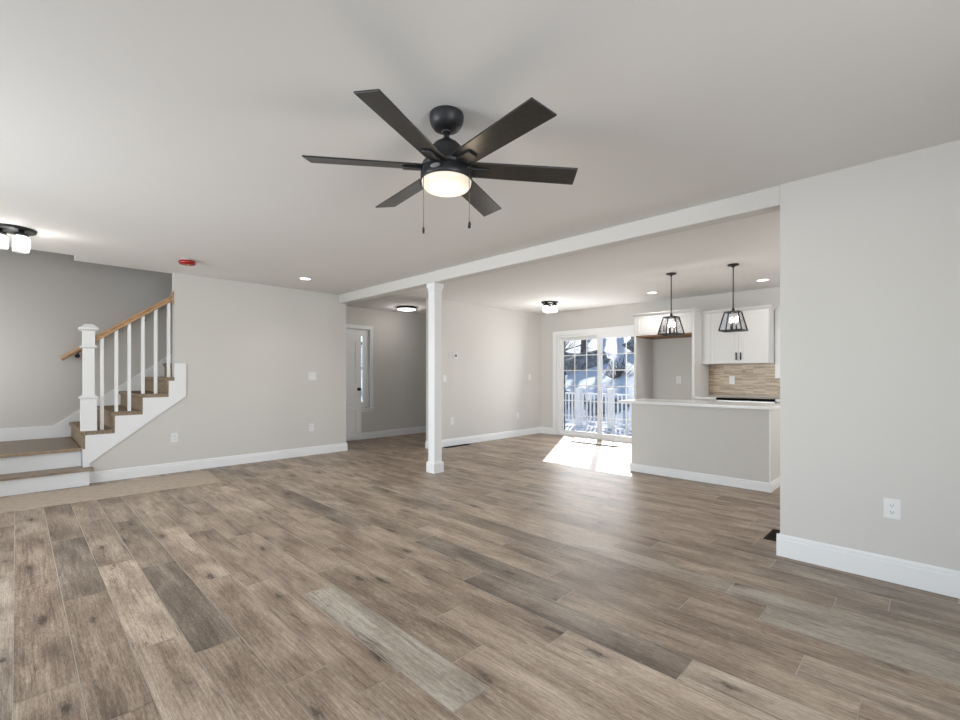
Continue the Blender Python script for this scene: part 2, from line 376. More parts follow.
# tone, cool per row, keyed by plank index from the break (0 = starting at the break, towards +x)
TONE = {(-1, 0): (.3, .6), (-1, 1): (.3, .5), (-1, -1): (-.5, .2),
 (0, 0): (-.5, 0), (0, -1): (-.5, 0), (0, -2): (-.2, .1), (0, 1): (-.5, 0),
 (1, 1): (-.25, 0), (1, 0): (-.35, 0), (1, -1): (-.75, .6), (1, -2): (-.3, .2),
 (2, 0): (.65, 0), (2, -1): (.7, 0), (2, -2): (-.4, .2),
 (3, 0): (.05, 0), (3, -1): (-.95, .7), (3, -2): (-.45, .3),
 (4, 0): (.3, 0), (4, -1): (-.1, 0), (4, -2): (.3, 0),
 (5, 0): (.2, .1), (5, -1): (-.15, 0), (5, -2): (0, 0),
 (6, 0): (.5, .1), (6, -1): (.85, .9), (6, -2): (.0, 0), (6, -3): (-.2, 0),
 (7, 0): (.6, 0), (7, -1): (-.3, .1), (7, -2): (-.1, 0),
 (8, 0): (.45, 0), (8, -1): (-.1, 0), (8, -2): (-.3, 0),
 (9, 0): (.6, 0), (9, -1): (-.25, 0), (9, -2): (.05, 0),
 (10, 0): (.75, .3), (10, -1): (-.8, .6), (10, -2): (.1, 0), (10, -3): (-.7, .6),
 (11, 0): (.35, 0), (11, -1): (-.6, .7), (11, 1): (-.1, 0),
 (12, 1): (.5, .3), (12, 0): (-.05, 0), (12, -1): (.45, 0), (12, -2): (-.1, 0),
 (13, 0): (-.1, 0), (13, -1): (-.3, 0), (13, -2): (.2, 0),
 (14, 0): (.6, .9), (14, -1): (-.3, 0), (15, 0): (.55, .5), (15, 1): (.45, .9),
 (16, 0): (.25, .5), (16, -1): (.0, 0), (17, 0): (-.2, .5), (17, -1): (-.15, .2), (18, 0): (-.2, .5), (18, -1): (-.1, 0)}
bm = B()
lay = bm.faces.layers.int.new('id')
planks = []
G = 0.0017
r = -15
FX0, FX1, FY0, FY1 = -8.05, 2.25, -2.65, 8.05
while -0.01 + W_ * r < FY1:
    y0 = max(FY0, -0.01 + W_ * r); y1 = min(FY1, -0.01 + W_ * (r + 1))
    if y1 > FY0 + 0.01:
        b0 = BR.get(r, random.uniform(-1.5, -0.2))
        k = math.floor((FX0 - b0) / LEN)
        while b0 + k * LEN < FX1:
            x0 = max(FX0, b0 + k * LEN); x1 = min(FX1, b0 + (k + 1) * LEN)
            if x1 - x0 > 0.01:
                tn, cl = TONE.get((r, k), (random.choice((-.55, -.35, -.2, -.1, 0, .1, .25, .4)), random.choice((0, 0, .1, .3))))
                if (r, k) not in TONE: tn *= 0.9
                vs = [bm.verts.new(p) for p in ((x0 + G, y0 + G, 0), (x1 - G, y0 + G, 0), (x1 - G, y1 - G, 0), (x0 + G, y1 - G, 0))]
                f = bm.faces.new(vs); f[lay] = len(planks); planks.append((tn, cl, random.random()))
            k += 1
    r += 1
box(bm, FX0, FX1, FY0, FY1, -0.2, -0.0012, 1)
ids = [f[lay] for f in bm.faces]; mids = [f.material_index for f in bm.faces]
me = bpy.data.meshes.new('floor')
for f in bm.faces: pass
bm.to_mesh(me); bm.free()
FM = floor_mat('oak_vinyl_plank')
me.materials.append(FM); me.materials.append(mat('plank_seam', (0.60, 0.54, 0.47), 0.6))
at = me.attributes.new('plank', 'FLOAT_VECTOR', 'FACE')
for i, p in enumerate(me.polygons):
    at.data[i].vector = planks[ids[i]] if mids[i] == 0 else (0, 0, 0)
fo = bpy.data.objects.new('floor', me); C.objects.link(fo); fo['kind'] = 'structure'

# ---------------------------------------------------------------- ceiling and beam
bm = B()
box(bm, -6.745, 2.25, -2.65, 8.05, CE, CE + .25)
box(bm, -7.05, -6.745, .47, 8.05, CE, CE + .25)
box(bm, -8.05, -7.05, 3.74, 8.05, CE, CE + .25)
box(bm, -8.62, -6.745, -2.65, -1.25, CE, CE + .25)
struct('ceiling', bm, M['ceil'])
bm = B(); box(bm, -8.62, -6.745, -1.25, 3.9, 4.7, 4.8)
struct('ceiling_stairwell', bm, M['ceil'])
bm = B()
box(bm, XL - .04, -0.757, YR, YR + .14, 2.435, CE)
struct('trim_1', bm, M['wall'], bevel=.008, label='painted dropped ceiling beam')

# ---------------------------------------------------------------- walls
# wall with the stairs: polygon in (y,z)
bm = B()
prism(bm, [(.586, 0), (YE, 0), (YE, CE), (3.74, CE), (3.74, 4.7), (1.43, 4.7), (1.43, .93), (.586, .25)], 'x', XL - .12, XL)
struct('wall_left', bm, M['wall'])
bm = B(); box(bm, -8.07, XL - .12, 3.74, YE, 0, CE); struct('wall_hall_return', bm, M['wall'])
bm = B(); wall_holes(bm, 'x', XH - .12, XH, YE - .02, 8.14, 0, CE, [(4.17, 4.93, .62, 2.15)]); struct('wall_hall', bm, M['wall'])
bm = B(); box(bm, XT - .12, XT, 4.95, YB, 0, CE); struct('wall_thermostat', bm, M['wall'])
bm = B(); wall_holes(bm, 'y', YB, YB + .14, -8.07, 1.3, 0, CE, [(-5.645, -3.72, -0.02, 2.08), (-1.60, -.60, 1.27, 2.22)]); struct('wall_back', bm, M['wall'])
bm = B(); box(bm, -0.757, 2.25, YR, YR + .14, 0, CE); struct('wall_right', bm, M['wall'])
bm = B(); wall_holes(bm, 'x', 1.2, 1.34, YR + .14, YB, 0, CE, [(5.25, 6.55, 1.05, 2.15)]); struct('wall_kitchen', bm, M['wall'])
bm = B(); wall_holes(bm, 'x', 2.25, 2.39, -2.65, YR, 0, CE, [(-.05, 1.85, .7, 2.2)]); struct('wall_side', bm, M['wall'])
bm = B(); wall_holes(bm, 'y', -2.79, -2.65, XL, 2.25, 0, CE, [(-4.85, -2.95, .7, 2.2), (-1.15, .75, .7, 2.2)]); struct('wall_front', bm, M['wall'])
bm = B(); box(bm, XL - .12, XL, -2.79, -1.25, 0, CE); struct('wall_left_front', bm, M['wall'])
bm = B(); box(bm, XS - .12, XS, -1.37, 3.9, 0, 4.7); struct('wall_stairs', bm, M['wall'])
bm = B(); wall_holes(bm, 'y', -1.37, -1.25, XS, XL + .01, 0, 4.7, [(-8.05, -7.15, .9, 2.1)]); struct('wall_landing', bm, M['wall'])
bm = B(); box(bm, -6.745, -6.60, -1.25, 3.74, CE + .25, 4.7); struct('wall_upper', bm, M['wall'])
bm = B(); box(bm, XS, XL - .12, 3.74, 3.86, CE, 4.7); struct('wall_stair_top', bm, M['wall'])

# ---------------------------------------------------------------- baseboards
BH = .13
def base_profile(off, t, top):   # (distance from wall, z)
    return [(0, 0), (t, 0), (t, top - .035), (t * .75, top - .03), (t * .75, top - .012), (t * .4, top), (0, top)]
def baseboard(name, p0, p1, n, top=BH, t=.016, z=0.0, parent=None):
    """p0,p1 in xy along the wall face; n unit normal into the room"""
    p0, p1, n = Vector((*p0, 0)), Vector((*p1, 0)), Vector((*n, 0))
    bm = B()
    pr = base_profile(0, t, top)
    A = [bm.verts.new(p0 + n * a + Vector((0, 0, b + z))) for a, b in pr]
    Bv = [bm.verts.new(p1 + n * a + Vector((0, 0, b + z))) for a, b in pr]
    bm.faces.new(A); bm.faces.new(Bv[::-1])
    for i in range(len(pr)): bm.faces.new((A[i], A[(i + 1) % len(pr)], Bv[(i + 1) % len(pr)], Bv[i]))
    return struct(name, bm, M['trim'], parent)
baseboard('baseboard_left', (XL, .586), (XL, YE + .016), (1, 0))
baseboard('baseboard_left_end', (XL - .12, YE), (XL, YE), (0, 1))
baseboard('baseboard_hall', (XH, 4.0), (XH, YB), (1, 0))
baseboard('baseboard_hall_return', (XH, YE), (XL - .12, YE), (0, 1))
baseboard('baseboard_thermostat', (XT, 4.934), (XT, YB), (1, 0))
baseboard('baseboard_thermostat_end', (XT - .12, 4.95), (XT, 4.95), (0, -1))
baseboard('baseboard_back', (XT, YB), (-5.745, YB), (0, -1))
baseboard('baseboard_right', (-0.776, YR), (2.25, YR), (0, -1), top=.15)
baseboard('baseboard_right_end', (-0.757, YR), (-0.757, YR + .14), (-1, 0), top=.15)
baseboard('baseboard_right_rear', (-0.776, YR + .14), (1.2, YR + .14), (0, 1))
baseboard('baseboard_side', (2.25, -2.65), (2.25, YR), (-1, 0))
baseboard('baseboard_front', (XL, -2.65), (2.25, -2.65), (0, 1))

# ---------------------------------------------------------------- column
col = thing('support_column', 'square white column under the dropped beam, standing free on the plank floor', 'column', (-4.588, 3.812, 0))
def sqlathe(bm, prof):
    rings = [[bm.verts.new((sx * h, sy * h, z)) for sx, sy in ((-1, -1), (1, -1), (1, 1), (-1, 1))] for h, z in prof]
    for a, b in zip(rings, rings[1:]):
        for i in range(4): bm.faces.new((a[i], a[(i + 1) % 4], b[(i + 1) % 4], b[i]))
    bm.faces.new(rings[0][::-1]); bm.faces.new(rings[-1])
bm = B(); sqlathe(bm, [(.062, .10), (.062, 2.36)]); obj('shaft', bm, M['trim'], col, .003)
bm = B(); sqlathe(bm, [(.080, 0), (.080, .115), (.077, .125), (.0625, .145)]); obj('base', bm, M['trim'], col)
bm = B(); sqlathe(bm, [(.0625, 2.33), (.066, 2.335), (.066, 2.36), (.078, 2.385), (.078, 2.434)]); obj('capital', bm, M['trim'], col)

# ---------------------------------------------------------------- staircase
RZ, RN, Y1, ZL = .2065, .27, .535, .402
st = thing('staircase', 'carpeted staircase with white stringer rising from a wooden landing and two wooden entry steps', 'staircase', (-7.7, .5, 0))
st.location = (0, 0, 0)
YL0 = -1.25
obj('step_riser', bx(-6.86, -6.83, YL0, .585, 0, .165), M['trim'], st)
obj('step_tread', bx(-7.10, -6.795, YL0, .625, .165, .19), [M['tread2']], st, .006)
obj('step_riser', bx(-7.13, -7.10, YL0, .535, .15, ZL - .03), M['trim'], st)
bm = B(); box(bm, XS, -7.075, YL0, .53, ZL - .03, ZL); obj('landing_floor', bm, M['tread'], st, .004)
bm = B(); box(bm, -7.075, -7.055, YL0, .535, ZL - .032, ZL + .002); obj('landing_nosing', bm, M['nose'], st, .005)
bm = B(); box(bm, XS + .02, XL, Y1 + .02, Y1 + .06, .0, ZL); box(bm, XS, -7.13, YL0, Y1, 0, ZL - .03); box(bm, -7.10, -6.861, YL0, .583, 0, .164)
obj('carcass', bm, M['trim'], st)
# carpet steps: riser + tread with rounded nosing, as a profile in (y,z)
NS = 9
for i in range(NS):
    y = Y1 + RN * i; z0 = ZL + RZ * i; z1 = z0 + RZ
    inside = i >= 4
    xr = XL + .022 if not inside else XL - .125
    t = .022
    prof = [(y, z0), (y, z1 - .052), (y - .012, z1 - .048), (y - .024, z1 - .032), (y - .024, z1 - .010), (y - .014, z1), (y + RN + .021, z1), (y + RN + .021, z1 - .046), (y + t, z1 - .046), (y + t, z0)]
    if i == 3: prof = [(a if a < 1.42 else 1.43, b) for a, b in prof]
    bm = B(); prism(bm, prof, 'x', XS + .02, xr)
    obj('carpeted_step', bm, M['carpet'], st, .006)
    if i == 3:
        bm = B(); box(bm, XS + .02, XL - .125, 1.43, y + RN, z1 - .046, z1); obj('carpeted_step', bm, M['carpet'], st)
# stringer: saw-tooth board on the open side
pts = [(Y1 + .003, .192), (Y1 + .003, ZL + RZ - .046)]
for i in range(1, 4):
    y = Y1 + RN * i
    pts += [(y + .02, ZL + RZ * i - .046), (y + .02, ZL + RZ * (i + 1) - .046)]
pts += [(1.425, ZL + RZ * 4 - .046), (1.432, 1.405), (1.56, 1.405), (1.56, .98), (.60, .235), (.60, .192)]
bm = B(); prism(bm, pts, 'x', XL - .0, XL + .018)
obj('stringer', bm, M['trim'], st, .002)
bm = B(); prism(bm, [(Y1 + .003, .192), (Y1 + .003, ZL + RZ - .04), (.583, ZL + RZ - .04), (.583, .192)], 'x', -7.13, XL - .001)
obj('stringer_end', bm, M['trim'], st)
# skirt and landing baseboard on the stair wall
bm = B(); prism(bm, [(YL0, ZL), (YL0, ZL + .165), (.36, ZL + .165), (2.75, ZL + .165 + 2.39 * .755), (2.75, ZL + 2.0 * .755), (.53, ZL)], 'x', XS, XS + .018)
obj('skirt_board', bm, M['trim'], st, .004)

# railing
XR = -7.0
rail = thing('stair_railing', 'open stair railing with white newel post, white balusters and honey oak handrail', 'railing', (0, 0, 0))
yn = .592
bm = B()
def sq(bm, cx, cy, prof):
    rings = [[bm.verts.new((cx + sx * h, cy + sy * h, z)) for sx, sy in ((-1, -1), (1, -1), (1, 1), (-1, 1))] for h, z in prof]
    for a, b in zip(rings, rings[1:]):
        for i in range(4): bm.faces.new((a[i], a[(i + 1) % 4], b[(i + 1) % 4], b[i]))
    bm.faces.new(rings[0][::-1]); bm.faces.new(rings[-1])
sq(bm, XR, yn, [(.070, ZL + RZ), (.070, .975), (.082, .985), (.084, .998), (.070, 1.008), (.053, 1.02), (.050, 1.04), (.050, 1.565),
    (.072, 1.575), (.074, 1.592), (.054, 1.602), (.054, 1.765), (.078, 1.778), (.086, 1.785), (.086, 1.803), (.070, 1.812), (.045, 1.838), (.03, 1.845)])
obj('newel_post', bm, M['trim'], rail)
def rz_(y): return 1.685 + (y - .66) * .745
bm = B()
pf = [(-.030, -.030), (.030, -.030), (.030, -.012), (.022, .0), (.030, .012), (.026, .026), (.010, .032), (-.010, .032), (-.026, .026), (-.030, .012), (-.022, .0), (-.030, -.012)]
ya, yb = .643, 1.41
A = [bm.verts.new((XR + a, ya, rz_(ya) + b * 1.2)) for a, b in pf]; Bv = [bm.verts.new((XR + a, yb, rz_(yb) + b * 1.2)) for a, b in pf]
bm.faces.new(A); bm.faces.new(Bv[::-1])
for i in range(len(pf)): bm.faces.new((A[i], A[(i + 1) % len(pf)], Bv[(i + 1) % len(pf)], Bv[i]))
obj('handrail', bm, M['oak'], rail)
bm = B(); box(bm, XR - .045, XR + .045, 1.408, 1.428, rz_(1.41) - .075, rz_(1.41) + .085); obj('rosette', bm, M['oak'], rail, .006)
for y, k in ((.712, 0), (.847, 1), (.972, 1), (1.108, 2), (1.240, 2), (1.378, 3)):
    bm = B(); zb = ZL + RZ * (k + 1)
    s = .0165
    vs = [(XR - s, y - s, zb), (XR + s, y - s, zb), (XR + s, y + s, zb), (XR - s, y + s, zb)]
    A = [bm.verts.new(v) for v in vs]; Bv = [bm.verts.new((v[0], v[1], rz_(v[1]) - .034)) for v in vs]
    bm.faces.new(A[::-1]); bm.faces.new(Bv)
    for i in range(4): bm.faces.new((A[i], A[(i + 1) % 4], Bv[(i + 1) % 4], Bv[i]))
    obj('baluster', bm, M['trim'], rail)
# wall handrail
wr = thing('wall_handrail', 'second oak handrail fixed to the grey stair wall on black brackets', 'handrail', (0, 0, 0))
XW = XS + .085
def wz(y): return 1.475 + (y - .425) * .755
bm = B(); tube(bm, (XW, .425, wz(.425)), (XW, 2.5, wz(2.5)), .031, seg=16); obj('rail', bm, M['oak'], wr)
for y in (.60, 1.35, 2.2):
    bm = B(); tube(bm, (XS, y, wz(y) - .085), (XS + .012, y, wz(y) - .085), .028); tube(bm, (XS, y, wz(y) - .085), (XW, y, wz(y) - .07), .008)
    tube(bm, (XW, y, wz(y) - .07), (XW, y, wz(y) - .02), .008); box(bm, XW - .012, XW + .012, y - .03, y + .03, wz(y) - .03, wz(y) - .024)
    obj('bracket', bm, M['black'], wr)

# runner lying along the steps
bm = B(); prism(bm, [(-6.72, -1.2), (-6.045, -1.2), (-5.925, 1.69), (-6.70, 1.75)], 'z', .0, .012)
tag(obj('floor_runner', bm, M['runner'], None, .003), 'flat beige runner lying on the floor along the bottom entry step', 'runner')

# ---------------------------------------------------------------- hall door and window
d1 = thing('door_1', 'white panelled door standing open against the hall wall', 'door', (0, 0, 0)); d1['kind'] = 'structure'
DX0, DX1 = -7.90, -7.865
y0, y1 = 3.93, 4.69
bm = B(); box(bm, DX0, DX1, y0, y1, .035, 2.065)
obj('panel', bm, M['trim'], d1, .002)
for za, zb in ((.16, .60), (.72, .93), (1.05, 1.92)):   # raised panel mouldings
    for ya, yb in ((y0 + .11, y0 + .345), (y0 + .415, y1 - .11)):
        bm = B(); rect_frame(bm, 'x', DX1, DX1 + .014, ya, yb, za, zb, .022); obj('moulding', bm, M['trim'], d1, .002)
bm = B(); tube(bm, (DX1, y1 - .06, .985), (DX1 + .035, y1 - .06, .985), .011); lathe_c = (0, 0, 0)
ball(bm, (DX1 + .05, y1 - .06, .985), .029); tube(bm, (DX1, y1 - .06, .985), (DX1 + .008, y1 - .06, .985), .032, seg=20)
obj('knob', bm, M['black'], d1)
bm = B()
for z in (.25, 1.05, 1.85): box(bm, DX0 - .0, DX1 + .004, y0 - .012, y0, z - .05, z + .05)
obj('hinge', bm, M['black'], d1)

w1 = thing('window_1', 'narrow window with white casing behind the open hall door', 'window', (0, 0, 0)); w1['kind'] = 'structure'
bm = B(); rect_frame(bm, 'x', XH, XH + .018, 4.10, 5.0, .62, 2.225, .07, bottom=False); obj('casing', bm, M['trim'], w1, .004)
bm = B(); box(bm, XH - .1, XH + .035, 4.08, 5.02, .592, .62); box(bm, XH, XH + .016, 4.10, 5.0, .53, .592); obj('sill', bm, M['trim'], w1, .003)
bm = B(); rect_frame(bm, 'x', XH - .10, XH - .05, 4.17, 4.93, .62, 2.15, .11); box(bm, XH - .09, XH - .055, 4.28, 4.82, 1.37, 1.41)
obj('sash', bm, M['vinyl'], w1)
bm = B(); box(bm, XH - .078, XH - .072, 4.28, 4.82, .73, 2.04); obj('pane', bm, M['glass'], w1)

# ---------------------------------------------------------------- sliding glass door
d2 = thing('door_2', 'white sliding glass patio door with grid muntins opening to the snowy deck', 'door', (0, 0, 0)); d2['kind'] = 'structure'
bm = B(); rect_frame(bm, 'y', YB - .018, YB, -5.745, -3.62, 0, 2.175, .095, bottom=False); obj('casing', bm, M['trim'], d2, .004)
bm = B(); rect_frame(bm, 'y', YB - .005, YB + .14, -5.645, -3.72, 0.0, 2.08, .045)
obj('frame', bm, M['vinyl'], d2)
def sash(x0, x1, ya, gx):
    bm = B(); rect_frame(bm, 'y', ya, ya + .04, x0, x1, .045, 2.035, .062); f = obj('sash', bm, M['vinyl'], d2)
    bm = B(); box(bm, x0 + .062, x1 - .062, ya + .018, ya + .022, .107, 1.973); obj('pane', bm, M['glass'], f)
    bm = B()
    for i in range(1, 3):
        x = x0 + .062 + (x1 - x0 - .124) * i / 3; box(bm, x - .009, x + .009, ya + .008, ya + .016, .107, 1.973)
    for j in range(1, 6):
        z = .107 + 1.866 * j / 6; box(bm, x0 + .062, x1 - .062, ya + .009, ya + .017, z - .009, z + .009)
    obj('muntin_grid', bm, M['vinyl'], f)
    return f
sash(-5.60, -4.635, YB + .065, 3)
f2 = sash(-4.70, -3.765, YB + .015, 3)
bm = B(); box(bm, -4.665, -4.645, YB - .022, YB + .015, .95, 1.15); obj('pull_handle', bm, M['vinyl'], f2, .004)
bm = B(); rect_frame(bm, 'y', YB + .112, YB + .13, -5.60, -4.66, .05, 2.03, .075); box(bm, -5.525, -4.735, YB+.112, YB+.13, .05, .051)
obj('screen_stile', bx(-5.60, -5.525, YB + .112, YB + .13, .05, 2.03), M['screen'], d2); bm.free()

# kitchen window, mostly hidden
w2 = thing('window_2', 'kitchen window with pale casing beyond the wall cabinet', 'window', (0, 0, 0)); w2['kind'] = 'structure'
bm = B(); rect_frame(bm, 'y', YB - .018, YB, -1.69, -.515, 1.205, 2.30, .075); obj('casing', bm, M['trim'], w2, .004)
bm = B(); rect_frame(bm, 'y', YB + .05, YB + .10, -1.60, -.60, 1.27, 2.22, .05); obj('sash', bm, M['vinyl'], w2)
bm = B(); box(bm, -1.55, -.65, YB + .072, YB + .078, 1.32, 2.17); obj('pane', bm, M['glass'], w2)
# unseen windows, added as openings for the fill lamps
def simple_window(n, axis, a0, a1, u0, u1, z0, z1, inner):
    wn = thing('window_%d' % n, 'unseen double hung window added behind the viewer for light', 'window'); wn['kind'] = 'structure'
    bm = B(); rect_frame(bm, axis, a0, a1, u0, u1, z0, z1, .05)
    zm = (z0 + z1) / 2
    if axis == 'x': box(bm, a0, a1, u0 + .05, u1 - .05, zm - .02, zm + .02)
    else: box(bm, u0 + .05, u1 - .05, a0, a1, zm - .02, zm + .02)
    obj('sash', bm, M['vinyl'], wn)
    m_ = (a0 + a1) / 2; bm = B()
    if axis == 'x': box(bm, m_ - .003, m_ + .003, u0 + .05, u1 - .05, z0 + .05, z1 - .05)
    else: box(bm, u0 + .05, u1 - .05, m_ - .003, m_ + .003, z0 + .05, z1 - .05)
    obj('pane', bm, M['glass'], wn)
    bm = B(); i0, i1 = sorted((inner[0], inner[1])); rect_frame(bm, axis, i0, i1, u0 - .08, u1 + .08, z0 - .08, z1 + .08, .08); obj('casing', bm, M['trim'], wn)
simple_window(3, 'y', -2.77, -2.72, -4.85, -2.95, .7, 2.2, (-2.65, -2.632))
simple_window(4, 'y', -2.77, -2.72, -1.15, .75, .7, 2.2, (-2.65, -2.632))
simple_window(5, 'x', 2.31, 2.36, -.05, 1.85, .7, 2.2, (2.232, 2.25))
simple_window(6, 'x', 1.26, 1.31, 5.25, 6.55, 1.05, 2.15, (1.182, 1.2))
simple_window(7, 'y', -1.35, -1.30, -8.05, -7.15, .9, 2.1, (-1.25, -1.232))

# ---------------------------------------------------------------- kitchen
isl = thing('kitchen_island', 'painted kitchen island with white quartz top and white baseboard', 'kitchen island', (0, 0, 0))
IX0, IX1, IY0, IY1 = -2.815, -1.245, 5.67, 6.30
obj('body', bx(IX0, IX1, IY0, IY1, 0, .885), M['wall'], isl, .003)
bm = B(); box(bm, -2.985, -1.205, 5.615, 6.36, .885, .918); obj('countertop', bm, M['quartz'], isl, .003)
def bb_part(p0, p1, n, par):
    o = baseboard('baseboard', p0, p1, n, top=.10, t=.014, parent=par); return o
bb_part((IX0 - .014, IY0), (IX1 + .014, IY0), (0, -1), isl); bb_part((IX1, IY0), (IX1, IY1), (1, 0), isl); bb_part((IX0, IY0), (IX0, IY1), (-1, 0), isl)
bm = B(); box(bm, IX1 - .005, IX1 + .006, IY0 - .006, IY0 + .006, .10, .885); obj('corner_bead', bm, M['trim'], isl)

# fridge surround
fs = thing('refrigerator_surround', 'tall white cabinet surround with an empty refrigerator niche beside the patio door', 'cabinet', (0, 0, 0))
FYF = 7.37
obj('side_panel', bx(-3.612, -3.575, FYF, YB - .001, 0, 2.24), M['cab'], fs, .002)
obj('side_panel', bx(-2.665, -2.628, FYF, YB - .001, 0, 2.24), M['cab'], fs, .002)
bm = B(); box(bm, -3.575, -2.665, FYF + .02, YB - .001, 1.915, 2.24); obj('upper_box', bm, M['cab'], fs)
bm = B(); box(bm, -3.575, -2.665, FYF + .0, YB - .002, 1.895, 1.915); obj('bottom_board', bm, M['oakraw'], fs)
def shaker(par, x0, x1, z0, z1, yf, name='door'):
    """slab with raised shaker frame; front at yf (faces -y)"""
    bm = B(); box(bm, x0, x1, yf + .008, yf + .02, z0, z1); rect_frame(bm, 'y', yf, yf + .008, x0, x1, z0, z1, .055)
    return obj(name, bm, M['cab'], par, .0012, 1)
def pull(par, x, z, yf, h=.11):
    bm = B(); tube(bm, (x, yf - .028, z - h / 2), (x, yf - .028, z + h / 2), .009); 
    tube(bm, (x, yf, z - h / 2 + .012), (x, yf - .028, z - h / 2 + .012), .0055); tube(bm, (x, yf, z + h / 2 - .012), (x, yf - .028, z + h / 2 - .012), .0055)
    o = obj('handle', bm, M['black'], par); return o
xm = (-3.575 - 2.665) / 2
da = shaker(fs, -3.572, xm - .0015, 1.92, 2.235, FYF - .0); pull(da, xm - .03, 2.0, FYF)
db = shaker(fs, xm + .0015, -2.668, 1.92, 2.235, FYF - .0); pull(db, xm + .03, 2.0, FYF)
def crown(par, x0, x1, yf, z0, z1, left=True, right=True, out=.05):
    bm = B()
    y0_ = yf
    lo = [(x0, YB - .001), (x0, y0_), (x1, y0_), (x1, YB - .001)]
    hi = [(x0 - (out if left else 0), YB - .001), (x0 - (out if left else 0), y0_ - out), (x1 + (out if right else 0), y0_ - out), (x1 + (out if right else 0), YB - .001)]
    lv = [bm.verts.new((*p, z0)) for p in lo]
    mv = [bm.verts.new((a[0] * .45 + b[0] * .55, a[1] * .45 + b[1] * .55, z0 + (z1 - z0) * .45)) for a, b in zip(lo, hi)]
    hv = [bm.verts.new((*p, z1 - .012)) for p in hi]; tv = [bm.verts.new((*p, z1)) for p in hi]
    for a, b in ((lv, mv), (mv, hv), (hv, tv)):
        for i in range(4): bm.faces.new((a[i], a[(i + 1) % 4], b[(i + 1) % 4], b[i]))
    bm.faces.new(lv); bm.faces.new(tv[::-1])
    return obj('crown_moulding', bm, M['cab'], par)
crown(fs, -3.612, -2.628, FYF, 2.24, 2.285, out=.03)
# wall cabinet
wc = thing('wall_cabinet', 'white two door wall cabinet with black pulls above the stone mosaic', 'cabinet', (0, 0, 0))
YU = 7.71
obj('carcass', bx(-2.627, -1.702, YU, YB - .001, 1.43, 2.225), M['cab'], wc, .002)
obj('filler', bx(-2.627, -2.50, YU - .018, YU, 1.43, 2.225), M['cab'], wc)
xm = -2.094
da = shaker(wc, -2.498, xm - .0015, 1.433, 2.222, YU - .02); pull(da, xm - .03, 1.54, YU - .02)
db = shaker(wc, xm + .0015, -1.704, 1.433, 2.222, YU - .02); pull(db, xm + .03, 1.54, YU - .02)
crown(wc, -2.627, -1.702, YU - .02, 2.225, 2.272, left=False, out=.04)
# backsplash
o = obj('stone_backsplash', bx(-2.627, 1.19, YB - .012, YB - .0005, .93, 1.205), M['tile'])
bm = B(); box(bm, -2.627, -1.687, YB - .012, YB - .0005, .935, 1.432); box(bm, -1.687, 1.19, YB - .012, YB - .0005, .935, 1.204)
bpy.data.objects.remove(o); o = obj('stone_backsplash', bm, M['tile']); tag(o, 'tan linear stone mosaic backsplash under the wall cabinet', 'backsplash')
# base cabinets, counters, range
def base_cab(x0, x1, label, n):
    b_ = thing('base_cabinet', label, 'cabinet', (0, 0, 0))
    obj('carcass', bx(x0, x1, 7.40, YB - .001, .10, .88), M['cab'], b_); obj('toe_kick', bx(x0, x1, 7.46, YB - .1, 0, .10), M['slot'], b_)
    wdt = (x1 - x0) / n
    for i in range(n):
        a = x0 + wdt * i + .002; b = x0 + wdt * (i + 1) - .002
        d_ = shaker(b_, a, b, .11, .70, 7.38); pull(d_, b - .04, .60, 7.38)
        dr = obj('drawer', bx(a, b, 7.38, 7.40, .71, .875), M['cab'], b_)
        bm = B(); tube(bm, ((a + b) / 2 - .06, 7.352, .79), ((a + b) / 2 + .06, 7.352, .79), .0065); tube(bm, ((a + b) / 2 - .05, 7.352, .79), ((a + b) / 2 - .05, 7.38, .79), .005); tube(bm, ((a + b) / 2 + .05, 7.352, .79), ((a + b) / 2 + .05, 7.38, .79), .005)
        obj('handle', bm, M['black'], dr)
base_cab(-2.626, -2.31, 'narrow white base cabinet between the refrigerator niche and the range', 1)
base_cab(-1.545, -.35, 'white base cabinet to the right of the range, under the kitchen window', 2)
tag(obj('countertop', bx(-2.627, -2.305, 7.355, YB - .013, .885, .918), M['quartz'], None, .002), 'short white quartz countertop left of the range', 'countertop')
tag(obj('countertop', bx(-1.55, -.35, 7.355, YB - .013, .885, .918), M['quartz'], None, .002), 'white quartz countertop right of the range', 'countertop')
rg = thing('range_cooker', 'slide in range with black glass cooktop between the white countertops', 'range', (0, 0, 0))
obj('body', bx(-2.30, -1.555, 7.36, YB - .03, .02, .90), M['chrome'], rg)
obj('cooktop', bx(-2.30, -1.555, 7.42, YB - .03, .90, .914), M['chrome'], rg, .003); obj('control_panel', bx(-2.30, -1.555, 7.325, 7.42, .884, .919), mat('black_control_glass', (0.004, 0.004, 0.004), 0.8, spec=0.05), rg, .003)
obj('oven_door', bx(-2.28, -1.575, 7.335, 7.36, .18, .80), M['black'], rg, .004)
bm = B(); tube(bm, (-2.22, 7.29, .76), (-1.635, 7.29, .76), .012); tube(bm, (-2.2, 7.29, .76), (-2.2, 7.335, .76), .008); tube(bm, (-1.655, 7.29, .76), (-1.655, 7.335, .76), .008)
obj('handle', bm, M['chrome'], rg)

